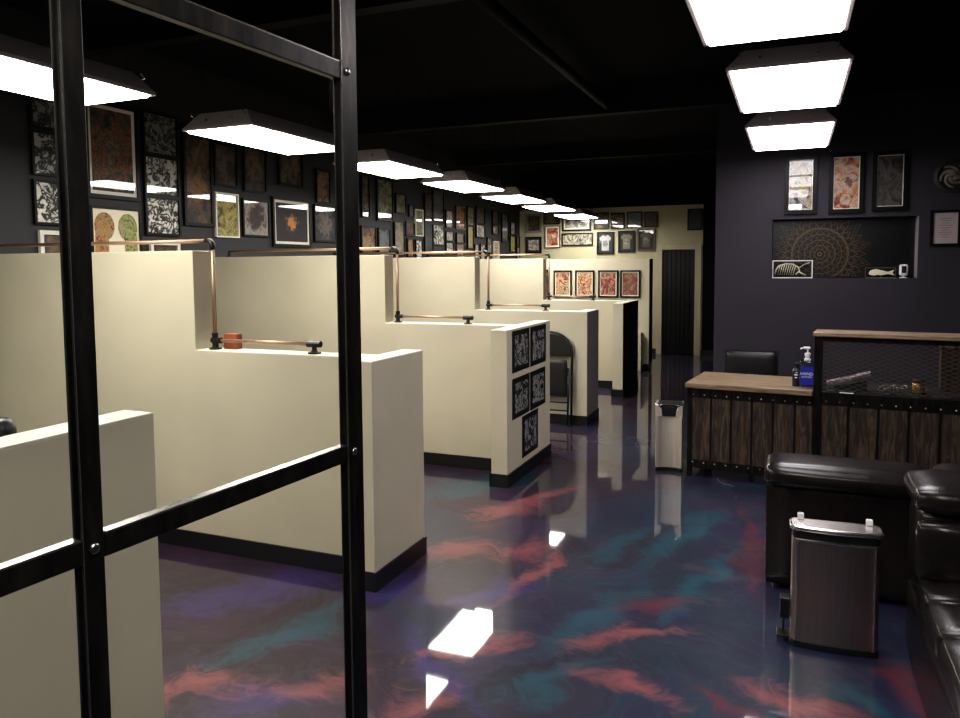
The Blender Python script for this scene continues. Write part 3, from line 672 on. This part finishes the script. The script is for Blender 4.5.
# round plaque
r = thing('round_plaque', 'round dark wreath plaque with a pale twisted centre, above the certificate', 'wall plaque', (1.352 * KP, YW, kz(2.455)))
MB().lathe([(.150, 0), (.150, .012), (.12, .02), (.10, .012), (.02, .010)], 0, 0, 28, Matrix.Rotation(PI / 2, 4, 'X')).build('wreath', principled('dark wreath', (.018, .02, .02), .5), r)
mm = MB()
for k in range(5):
    a0 = k * 1.26; pts = [((.02 + .012 * i) * math.cos(a0 + i * .33), -.018 - .006 * math.sin(i), (.02 + .012 * i) * math.sin(a0 + i * .33)) for i in range(8)]
    mm.tube(pts, [.024 - .0022 * i for i in range(8)], 8)
mm.lathe([(.001, -.03), (.03, -.02), (.045, 0), (.03, .02), (.001, .03)], 0, 0, 14, Matrix.Translation((0, -.02, .02)))
mm.build('twisted_figure', principled('dusty plaster', (.20, .165, .14), .7), r, 0, True)
# recess lining and the drawn mandala
r = thing('mandala_panel', 'black panel with a gold mandala drawing set in the purple wall recess', 'wall panel', ((NX0 + NX1) / 2, YP + .13, (NZ0 + NZ1) / 2))
hx, hz = (NX1 - NX0) / 2 - .002, (NZ1 - NZ0) / 2 - .002
MB().box(-hx, hx, 0, .008, -hz, hz).build('backing_panel', BLKPANEL, r)
def ribbon(m, pts, w, y, closed=True, clip=None):
    n = len(pts)
    for i in range(n if closed else n - 1):
        a, b = Vector((*pts[i],)), Vector((*pts[(i + 1) % n],)); dd = b - a
        if dd.length < 1e-6: continue
        mid = (a + b) / 2
        if clip and (max(abs(a.y), abs(b.y)) > clip[1] or min(a.x, b.x) < clip[0] or max(a.x, b.x) > clip[2]): continue
        nn = Vector((-dd.y, dd.x)).normalized() * w / 2
        vs = [m.bm.verts.new((p.x, y, p.y)) for p in (a - nn, b - nn, b + nn, a + nn)]
        m.bm.faces.new(vs)
m = MB(); mx, mz = .25 * KP - (NX0 + NX1) / 2, kz(1.75) - (NZ0 + NZ1) / 2
clip = (-hx + .01, hz - .008, hx - .01)
def circ(rr, n=72): return [(mx + rr * math.cos(2 * PI * k / n), mz + rr * math.sin(2 * PI * k / n)) for k in range(n)]
for rr, w in ((.248, .0075), (.238, .003), (.19, .004), (.135, .004), (.085, .004), (.045, .004), (.016, .010)): ribbon(m, circ(rr), w, -.0008, True, clip)
for (N, ra, rb, wd, lw) in ((28, .252, .335, .75, .005), (28, .30, .40, .6, .004), (14, .262, .45, .55, .004), (24, .19, .236, .8, .0035), (18, .137, .188, .8, .0035), (12, .087, .133, .8, .0035), (8, .047, .083, .8, .0035)):
    for k in range(N):
        a = 2 * PI * (k + (.5 if N in (14, 18) else 0)) / N; da = PI / N * wd * 1.2; P = []
        for i in range(7):
            t = i / 6; P.append((ra + (rb - ra) * t, da * math.sin(PI * min(1, t * .85 + .15)) * (1 - t ** 3)))
        loop = [(mx + q * math.cos(a + s), mz + q * math.sin(a + s)) for q, s in P] + [(mx + q * math.cos(a - s), mz + q * math.sin(a - s)) for q, s in reversed(P)]
        ribbon(m, loop, lw * .7, -.0008, True, clip)
m.build('mandala_drawing', GOLDL, r, recalc=False)
m = MB()
for k in range(5):
    rr = .05 + .03 * k
    ribbon(m, [(hx - .33 + rr * 1.2 * math.cos(t * .3), .12 + rr * math.sin(t * .3) * .7) for t in range(16)], .003, -.0008, False)
m.build('faint_sketch', principled('dim grey line', (.03, .026, .022), .6), r, recalc=False)
# light on the recess side, put in as a pale strip
r2 = MB().box(NX1 - .010, NX1 - .0005, YP + .001, YP + .128, NZ0 + .003, NZ1 - .003).build('reveal_light_strip', principled('reveal light tone', (.32, .28, .30), .5)); tag(r2, 'pale narrow strip painting the light on the side of the wall recess', 'painted light')
# display case with a long skeleton
r = thing('display_case', 'low glass case holding a curled pale skeleton, on the recess ledge below the mandala', 'display case', (NX0 + .187, YP + .045, NZ0 + .0005))
MB().ring(-.180, .180, .0, .172, .008, -.035, -.028).ring(-.180, .180, .0, .172, .008, .028, .035).box(-.18, -.172, -.028, .028, 0, .008).box(.172, .18, -.028, .028, 0, .008).box(-.18, -.172, -.028, .028, .164, .172).box(.172, .18, -.028, .028, .164, .172).build('case_frame', WHITEPL, r)
MB().box(-.172, .172, -.033, -.0315, .008, .164).build('case_glass', GLASS, r)
mm = MB(); sp = [(-.155, 0, .03), (-.15, 0, .08), (-.12, 0, .12), (-.06, 0, .14), (0, 0, .135), (.05, 0, .11), (.065, 0, .07), (.03, 0, .035)]
mm.tube(sp, .007, 8)
for k in range(9):
    x = -.13 + k * .02; mm.tube([(x, 0, .132 - abs(k - 4) * .004), (x - .012, .01, .08), (x - .022, .014, .03)], [.005, .004, .003], 6)
mm.tube([(.06, 0, .10), (.11, 0, .135), (.155, 0, .15)], .006, 6).tube([(.06, 0, .06), (.12, 0, .03)], .005, 6)
mm.build('skeleton', BONE, r, 0, True)
# fish mount
r = thing('fish_mount', 'small cream fish skeleton in a clear stand on the recess ledge', 'ornament', (.79 * KP, YP + .05, NZ0 + .0005))
mm = MB(); F = [(-.10, .045), (-.085, .072), (-.04, .085), (.02, .070), (.06, .058), (.115, .078), (.098, .052), (.118, .022), (.06, .038), (.01, .025), (-.03, .030), (-.05, .022), (-.09, .030)]
mm.prism([(a, b) for a, b in F], -.012, .012); mm.build('fish', BONE, r, .004)
MB().box(-.128, .128, -.026, .026, 0, .006).ring(-.128, .128, .0, .098, .004, .022, .026).tube([(0, 0, .006), (0, 0, .035)], .003, 6).build('stand', principled('grey acrylic', (.22, .2, .19), .2), r)
# white camera
r = thing('security_camera', 'small white camera with a dark oval face on the recess ledge', 'camera', (.985 * KP, YP + .05, NZ0 + .0005))
MB().puff(-.036, .036, -.025, .03, .02, .128, .02, n=4).build('housing', WHITEPL, r, 0, True)
MB().puff(-.019, .019, -.030, -.022, .048, .112, .004, n=4).build('lens_face', BLACKPL, r, 0, True)
MB().lathe([(.034, 0), (.034, .007), (.012, .012), (.010, .03)], 0, 0, 18).build('foot', WHITEPL, r)

# ------------------------------------------------------------------ reception desk
DA = math.radians(-6.15)
desk = thing('reception_desk', 'two-level reception desk of barn planks in a riveted black steel frame', 'reception desk', (-.735, 6.015, 0), DA)
LX, TX, EX = .0, .925, 2.55       # low part 0..TX, tall part TX..EX
DEP = .66
MB().box(-.015, TX - .03, -.03, DEP, .700, .740).build('low_top', WOODTOP, desk, .006)
MB().box(TX + .045, EX, .02, DEP, .700, .735).build('inner_top', principled('dark desk board', (.018, .014, .012), .5), desk, .004)
MB().box(TX - .035, EX, -.045, .255, 1.136, 1.166).build('high_top', WOODTOP, desk, .006)
fr = MB()
fr.box(0, TX - .027, 0, .03, .625, .699).box(0, TX - .027, 0, .03, .07, .135)                  # strips, low part
fr.box(TX + .027, EX, 0, .03, .640, .735).box(TX + .027, EX, 0, .03, .07, .135)
fr.box(0, .035, 0, .035, .001, .70)
fr.box(TX + .027, EX, .0, .03, 1.10, 1.135)
fr.box(0, .03, .035, DEP, .64, .70).box(0, .03, .035, DEP, .07, .135).box(0, .035, DEP - .035, DEP, .001, .70)
fr.box(TX + .03, EX, DEP - .03, DEP, .64, .699)
fr.build('steel_frame', STEEL_BLK, desk, .002)
for a, b, zt in ((TX - .027, TX + .027, 1.135), (EX - .05, EX, 1.135)):
    MB().box(a, b, -.008, .045, .001, zt).build('post', STEEL_BLK, desk, .002)
for x in (EX - .30,): MB().box(x, x + .03, .22, .25, .735, 1.135).build('shelf_strut', STEEL_BLK, desk, .002)
MB().box(.035, TX - .03, .022, .028, .135, .625).box(TX + .03, EX - .05, .022, .028, .135, .64).box(.006, .012, .035, DEP - .035, .135, .64).build('backing_board', BLACKPL, desk)
pl_ = MB(); n = 6; x = .036
step = (TX - .027 - .036) / 5.75
for k in range(6):
    x1 = min(.036 + (k + 1) * step - .014, TX - .029); pl_.box(.036 + k * step, x1, .004, .021, .136, .624)
pl_.build('low_plank_front', PLANK, desk, .003)
pl_ = MB(); k = 0
while TX + .03 + k * .187 < EX - .1:
    a = TX + .03 + k * .187; pl_.box(a, min(a + .168, EX - .052), .004, .021, .136, .639); k += 1
pl_.build('tall_plank_front', PLANK, desk, .003)
pl_ = MB()
for k in range(4): pl_.box(-.004, .005, .04 + k * .15, .04 + k * .15 + .136, .136, .639)
pl_.build('side_plank', PLANK, desk, .002)
rv = MB(); RX = Matrix.Rotation(PI / 2, 4, 'X')
def rivet(x, z): rv.lathe([(.0065, 0), (.0055, .003), (.002, .005)], 0, 0, 8, Matrix.Translation((x, -.0002, z)) @ RX)
for k in range(11):
    rivet(.045 + k * .083, .648); rivet(.045 + k * .083, .115)
for k in range(18): rivet(TX + .06 + k * .088, .668)
for k in range(18): rivet(TX + .06 + k * .088, .115)
for z in (.25, .27): pass
rv.build('rivet', principled('rivet', (.55, .5, .45), .3, 1), desk)
# expanded metal mesh between desk and high shelf
ms = MB(); X0, X1, Z0, Z1 = TX + .03, EX - .05, .745, 1.10
sl = .42; pitch = .030
def clipseg(c, s):
    pts = []
    # z = s*sl*(x - X0) + c
    xs = [X0, X1]
    for z in (Z0, Z1): xs.append(X0 + (z - c) / (s * sl))
    xs = sorted(x for x in xs if X0 - 1e-6 <= x <= X1 + 1e-6 and Z0 - 1e-6 <= s * sl * (x - X0) + c <= Z1 + 1e-6)
    return (xs[0], xs[-1]) if len(xs) >= 2 and xs[-1] - xs[0] > .01 else None
for s in (1, -1):
    c = Z0 - (X1 - X0) * sl if s > 0 else Z0
    end = Z1 if s > 0 else Z1 + (X1 - X0) * sl
    while c < end:
        q = clipseg(c, s)
        if q: ms.tube([(q[0], .015 + s * .0015, s * sl * (q[0] - X0) + c), (q[1], .015 + s * .0015, s * sl * (q[1] - X0) + c)], .0028, 4)
        c += pitch
ms.build('mesh_screen', principled('mesh steel', (.13, .115, .105), .45, .6), desk)

def desk_at(x, y, z): # a point of the desk in the room
    return (-.735 + x * math.cos(DA) - y * math.sin(DA), 6.015 + x * math.sin(DA) + y * math.cos(DA), z)

# hand sanitiser
r = thing('pump_bottle', 'clear pump bottle of blue hand gel with a white pump, on the low desk', 'pump bottle', desk_at(.846, .10, .7405), DA)
MB().puff(-.056, .056, -.034, .034, .0, .212, .03, n=6).build('bottle', CLEARPL, r, 0, True)
MB().puff(-.050, .050, -.029, .029, .006, .150, .026, n=6).build('gel', principled('blue gel', (.05, .07, .30), .2), r, 0, True)
lb = MB().box(-.047, .047, -.0362, -.0350, .028, .158).build('label_sticker', principled('blue sticker', (.022, .028, .30), .4), r)
wh = principled('white print', (.75, .75, .78), .5)
text_part('label_text', 'HAND', .030, wh, lb, (0, -.0363, .108), (PI / 2, 0, 0))
text_part('label_text', 'SANITIZER', .0155, wh, lb, (0, -.0363, .085), (PI / 2, 0, 0))
MB().lathe([(.022, .205), (.024, .215), (.016, .222), (.016, .236), (.021, .238), (.021, .258), (.009, .262), (.006, .266), (.006, .288)], 0, 0, 18).puff(-.030, .020, -.011, .011, .286, .305, .008, n=3).tube([(-.026, 0, .295), (-.045, -.0, .290), (-.047, 0, .283)], .006, 8).build('pump', WHITEPL, r)
# small dark bottle
r = thing('dropper_bottle', 'small black bottle with white marks tucked behind the blue gel bottle', 'bottle', desk_at(.765, .17, .7405), DA)
MB().lathe([(.026, 0), (.028, .006), (.028, .115), (.014, .135), (.012, .150)], 0, 0, 18).build('bottle', BLACKPL, r)
MB().lathe([(.014, .145), (.014, .170), (.008, .176)], 0, 0, 16).build('cap', BLACKPL, r)
MB().box(-.012, .012, -.0292, -.0280, .082, .092).box(-.008, .010, -.0292, -.0280, .062, .070).box(-.004, .012, -.0292, -.0280, .10, .106).build('white_mark', WHITEPL, r)
# booklet on a sloping stand
r = thing('booklet', 'pink and white patterned booklet lying tilted behind the mesh', 'booklet', desk_at(1.12, .21, .737), DA)
M = Matrix.Translation((0, 0, .070)) @ Matrix.Rotation(-math.radians(17), 4, 'Y') @ Matrix.Rotation(math.radians(8), 4, 'X')
MB().box(-.150, .150, -.035, .035, .0, .020, M).build('pages', art_ink((.80, .74, .75), (.36, .20, .23), 22, .46), r)
MB().prism([(-.10, 0), (.12, 0), (.12, .070), (-.10, .012)], -.0, .03).build('stand', BLACKPL, r)
# chain bundle, jar, card
r = thing('chain_bracelet', 'heap of grey chain links on the desk behind the mesh', 'chain', desk_at(1.40, .18, .737), DA)
cm = MB()
for k in range(9):
    a = k * .7; c = Vector((-.07 + k * .018, .02 * math.sin(k * 2.1), .020 + .012 * (k % 3)))
    M = Matrix.Translation(c) @ Matrix.Rotation(a, 4, 'Z') @ Matrix.Rotation(1.1 + .3 * (k % 2), 4, 'X')
    cm.tube([M @ Vector((.019 * math.cos(2 * PI * i / 12), .013 * math.sin(2 * PI * i / 12), 0)) for i in range(12)], .0045, 6, True)
cm.build('chain_links', principled('dull steel', (.4, .38, .36), .3, 1), r, 0, True)
r = thing('candle_jar', 'squat amber gold jar on the desk behind the mesh', 'jar', desk_at(1.56, .23, .737), DA)
MB().lathe([(.036, 0), (.040, .006), (.040, .070), (.036, .074), (.034, .078)], 0, 0, 20).build('jar', GOLDJAR, r, 0, True)
MB().lathe([(.041, .076), (.041, .092), (.037, .096)], 0, 0, 20).build('lid', principled('jar lid', (.10, .07, .04), .35, .6), r)
tag(MB().box(-.045, .045, -.013, .013, 0, .004).build('business_card', WHITEPL), 'small white card lying on the steel ledge below the mesh', 'card')
o = bpy.data.objects['business_card']; o.location = desk_at(1.115, .0, .7355); o.rotation_euler = (0, 0, DA)
tag(MB().box(-.20, .20, -.11, .11, 0, .30).box(-.205, .205, -.115, .115, .301, .32).build('wooden_box', BOXWOOD, None, .004), 'brown wooden box standing on the desk behind the mesh', 'box')
o = bpy.data.objects['wooden_box']; o.location = desk_at(1.90, .50, .737); o.rotation_euler = (0, 0, DA)
# cord on the floor
pts = [(-.50, 6.0, .005), (-.49, 5.93, .005), (-.44, 5.86, .005), (-.40, 5.85, .005), (-.37, 5.80, .005), (-.39, 5.76, .005)]
tag(MB().tube(pts, .004, 8).build('floor_cord', principled('grey cord', (.09, .085, .08), .4), None, 0, True), 'short grey cord end curling out from under the desk', 'cord')

# office chair behind the desk
def office_chair(loc, rz, label):
    r = thing('office_chair', label, 'chair', loc, rz)
    MB().puff(-.215, .215, -.03, .03, .56, .88, .028, (0, .008, 0), 6).build('backrest', BLKLEATH2, r, 0, True)
    MB().ring(-.225, .225, .55, .89, .014, -.012, .012).build('back_frame', BLACKPL, r)
    MB().puff(-.23, .23, -.50, -.05, .42, .50, .035, (0, 0, .01), 6).build('seat', BLKLEATH2, r, 0, True)
    MB().tube([(0, .035, .70), (0, .05, .46), (0, -.10, .405)], .018, 8).build('back_bar', BLACKPL, r)
    MB().tube([(0, -.27, .08), (0, -.27, .42)], .028, 12).build('stem', BLACKPL, r)
    for k in range(5):
        a = 2 * PI * k / 5 + .3; e = (.27 * math.cos(a), -.27 + .27 * math.sin(a), .055)
        l = MB().tube([(0, -.27, .10), e], [.022, .014], 8).build('base_leg', BLACKPL, r)
        MB().lathe([(.027, -.012), (.027, .012)], 0, 0, 12, Matrix.Translation((e[0], e[1], .028)) @ Matrix.Rotation(PI / 2, 4, 'X')).build('caster', BLACKPL, l)
    return r
office_chair((-.32, 7.10, 0), PI, 'black low-backed office chair behind the low end of the desk')

# tattoo client chair in the first booth, only its head shows over the low wall
r = thing('client_chair', 'black padded client chair, its top just over the low entrance-side partition', 'chair', (-2.98, 1.93, 0), .3)
MB().puff(-.20, .20, -.05, .05, .50, 1.078, .045, (0, .01, 0), 6).build('backrest', BLKLEATH2, r, 0, True)
MB().puff(-.24, .24, -.55, -.055, .46, .56, .045, (0, 0, .01), 6).build('seat', BLKLEATH2, r, 0, True)
MB().tube([(0, -.25, .05), (0, -.25, .46)], .045, 14).build('pedestal', BRIGHTSTEEL, r)
MB().lathe([(.27, 0), (.27, .02), (.10, .05)], 0, -.25, 24).build('base', BLACKPL, r)

# folded chair leaning at the partition
r = thing('folding_chair', 'folded black chair with a rounded back leaning on the cream partition', 'folding chair', (-2.31, 7.47, 0))
lean = .045
def arch(hw, zt, rr, y, n=10):
    P = [(-hw, y - 0, .004)]; 
    for i in range(n + 1):
        t = PI - PI * i / n; P.append((hw * math.cos(t), y + lean * (zt - rr + rr * math.sin(t)), zt - rr + rr * math.sin(t)))
    P.append((hw, y, .004)); return P
MB().tube(arch(.235, .965, .20, 0), .0125, 10).build('front_frame', BLACKPL, r, 0, True)
MB().tube([(-.205, -.03, .004), (-.205, .0, .60)], .011, 8).tube([(.205, -.03, .004), (.205, .0, .60)], .011, 8).build('rear_leg', BLACKPL, r, 0, True)
Pm = [(-.222, .72), (.222, .72), (.222, .80)] + [(.222 * math.cos(t), .80 + .15 * math.sin(t)) for t in [PI * i / 12 for i in range(1, 12)]] + [(-.222, .80)]
MB().prism(Pm, .016, .032).build('back_panel', principled('black chair pad', (.007, .007, .008), .4), r, .004)
MB().puff(-.195, .195, -.028, .012, .30, .69, .018, n=5).build('seat', principled('dark grey chair pad', (.012, .012, .013), .4), r, 0, True)
for z in (.16, .245): MB().tube([(-.205, -.022, z), (.205, -.022, z)], .008, 8).build('stretcher', BLACKPL, r, 0, True)

# ------------------------------------------------------------------ sofas
# sofa seen from behind, facing the desk
r = thing('leather_sofa', 'black leather sofa seen from behind, facing the reception desk', 'sofa', (-.10, 4.0, 0))
Wd = 1.95
MB().puff(.0, Wd, .03, .30, .02, .575, .025, (0, .004, 0), 6).build('back_frame', LEATHER, r, 0, True)
MB().puff(-.012, .742, -.012, .318, .53, .652, .055, (0, .012, .008), 10).build('back_cushion', LEATHER, r, 0, True)
MB().puff(.756, Wd, .0, .33, .53, .668, .06, (0, .012, .01), 10).build('back_cushion', LEATHER, r, 0, True)
MB().puff(.0, Wd, .302, .92, .06, .27, .03, n=5).build('seat_base', LEATHER, r, 0, True)
for a, b in ((.005, .64), (.65, 1.29), (1.30, Wd - .005)): MB().puff(a, b, .325, .93, .272, .41, .05, (0, 0, .015), 7).build('seat_cushion', LEATHER, r, 0, True)
for x in (.06, Wd - .06):
    for y in (.07, .86): MB().lathe([(.022, .001), (.028, .06)], x, y, 12).build('leg', BLACKPL, r)
# sofa with channelled seat in the near corner
r = thing('leather_lounger', 'black leather lounge seat with channel-stitched cushions, back to back with the sofa', 'sofa', (.48, 3.36, 0))
Wd = 1.9
MB().puff(.0, Wd, -1.75, .30, .002, .30, .03, n=6).build('base', LEATHER, r, 0, True)
yy = -.02
for k, dpt in enumerate((.20, .29, .40, .43, .43)):
    MB().puff(-.006, Wd, yy - dpt, yy, .285, .425, .045, (0, 0, .012), 9).build('seat_cushion', LEATHER, r, 0, True); yy -= dpt
MB().puff(.0, Wd, .02, .31, .29, .70, .08, (0, .02, 0), 9).build('back_frame', LEATHER, r, 0, True)
MB().puff(-.02, Wd, -.045, .33, .665, .782, .056, (0, .012, .012), 10).build('head_cushion', LEATHER, r, 0, True)
MB().puff(-.012, Wd, -.06, .03, .40, .655, .05, (0, .03, 0), 9).build('back_cushion', LEATHER, r, 0, True)

# ------------------------------------------------------------------ bins
r = thing('pedal_bin', 'stainless steel pedal bin with a flat rounded lid beside the lounge seat', 'waste bin', (.195, 3.45, 0), math.radians(2))
def rrect(hx, y0, y1, rad, bow=0, n=6):
    P = []
    for cx, cy, a0 in ((hx - rad, y1 - rad, 0), (-hx + rad, y1 - rad, PI / 2), (-hx + rad, y0 + rad, PI), (hx - rad, y0 + rad, 1.5 * PI)):
        for i in range(n + 1):
            a = a0 + PI / 2 * i / n; P.append((cx + rad * math.cos(a), cy + rad * math.sin(a)))
    # bowed front
    k = len(P); out = P[:]
    front = [(-hx + rad + (2 * hx - 2 * rad) * t / 8, y0 - bow * (1 - (2 * t / 8 - 1) ** 2)) for t in range(1, 8)]
    i = 3 * (n + 1)
    return out[:i] + front + out[i:]
def vprism(m, poly, z0, z1):
    A = [m.bm.verts.new((x, y, z0)) for x, y in poly]; B = [m.bm.verts.new((x, y, z1)) for x, y in poly]; n = len(poly)
    m.bm.faces.new(list(reversed(A))); m.bm.faces.new(B)
    for i in range(n): m.bm.faces.new((A[i], A[(i + 1) % n], B[(i + 1) % n], B[i]))
    return m
vprism(MB(), rrect(.170, .0, .118, .022, .012), .028, .478).build('body', STAINLESS, r, .003)
vprism(MB(), rrect(.174, -.003, .121, .024, .012), .001, .030).build('base_ring', BLACKPL, r, .003)
vprism(MB(), rrect(.168, .004, .115, .022, .012), .479, .512).build('lid_gap', BLACKPL, r)
vprism(MB(), rrect(.182, -.010, .112, .03, .016), .513, .536).build('lid', BRIGHTSTEEL, r, .009, seg=3)
m = MB()
for s in (-1, 1): m.box(s * .150 - .0025, s * .150 + .0025, -.008, .002, .03, .476)
m.box(-.15, .15, -.0165, -.01, .470, .477); 
m.build('edge_trim', BRIGHTSTEEL, r)
for s in (-1, 1): MB().box(s * .135 - .013, s * .135 + .013, .086, .106, .5365, .562).build('hinge', WHITEPL, r, .003)
MB().box(-.213, -.1745, .04, .10, .10, .19).box(-.225, -.175, .02, .10, .02, .032).tube([(-.20, .06, .032), (-.195, .08, .10)], .006, 6).build('pedal', BLACKPL, r, .004)

r = thing('open_top_bin', 'tall slim stainless bin with a black swing opening, at the end of the desk', 'waste bin', (-.885, 6.08, 0), math.radians(6))
# front face scooped between two side wings
F = [(-.100, -.006), (-.078, .0), (-.056, .012), (-.03, .018), (0, .02), (.03, .018), (.056, .012), (.078, .0), (.100, -.006), (.104, .01), (.104, .24), (.09, .255), (-.09, .255), (-.104, .24), (-.104, .01)]
vprism(MB(), F, .03, .445).build('body', PALESTEEL, r, .002)
vprism(MB(), [(x * 1.02, y) for x, y in F], .001, .030).build('base_ring', BLACKPL, r)
for s in (-1, 1):
    m = MB(); m.prism([(s * .104, .4455), (s * .052, .4455), (s * .056, .50), (s * .082, .53), (s * .106, .535)], -.004, .24); m.build('side_wing', PALESTEEL, r, .002)
MB().box(-.051, .051, .004, .23, .4455, .525).build('swing_flap', BLACKPL, r, .004)
MB().prism([(-.103, .5365), (-.080, .5325), (-.05, .531), (.05, .531), (.080, .5325), (.103, .5365), (.09, .5415), (-.09, .5415)], .0, .20).build('lid', BLACKPL, r, .003)
mm = MB()
for s in (-1, 1): mm.tube([(s * .110, -.010, .545), (s * .080, -.010, .530), (s * .052, -.010, .545)], .004, 6)
mm.build('lid_edge', BRIGHTSTEEL, r)

# ------------------------------------------------------------------ world and camera
w = bpy.data.worlds.new('World'); sc.world = w; w.use_nodes = True
w.node_tree.nodes['Background'].inputs[0].default_value = (.5, .45, .5, 1); w.node_tree.nodes['Background'].inputs[1].default_value = .004
cam = bpy.data.cameras.new('Camera'); co = bpy.data.objects.new('Camera', cam); col.objects.link(co)
F_PX, CY = 755.694, 319.22
R = Vector((.92446012, .38122321, -.0065082)); U = Vector((-.02066822, .06714981, .99752881)); Fw = Vector((-.38071816, .92204109, -.06995653))
M = Matrix((R, U, -Fw)).transposed().to_4x4(); M.translation = (0, 0, 1.6516)
co.matrix_world = M
cam.sensor_width = 36; cam.sensor_fit = 'HORIZONTAL'; cam.lens = 36 * F_PX / 960; cam.shift_x = 0; cam.shift_y = (CY - 359) / 960
cam.clip_start = .05; cam.clip_end = 60
sc.camera = co
sc.view_settings.view_transform = 'Standard'; sc.view_settings.look = 'Medium High Contrast'; sc.view_settings.exposure = 0; sc.view_settings.gamma = 1
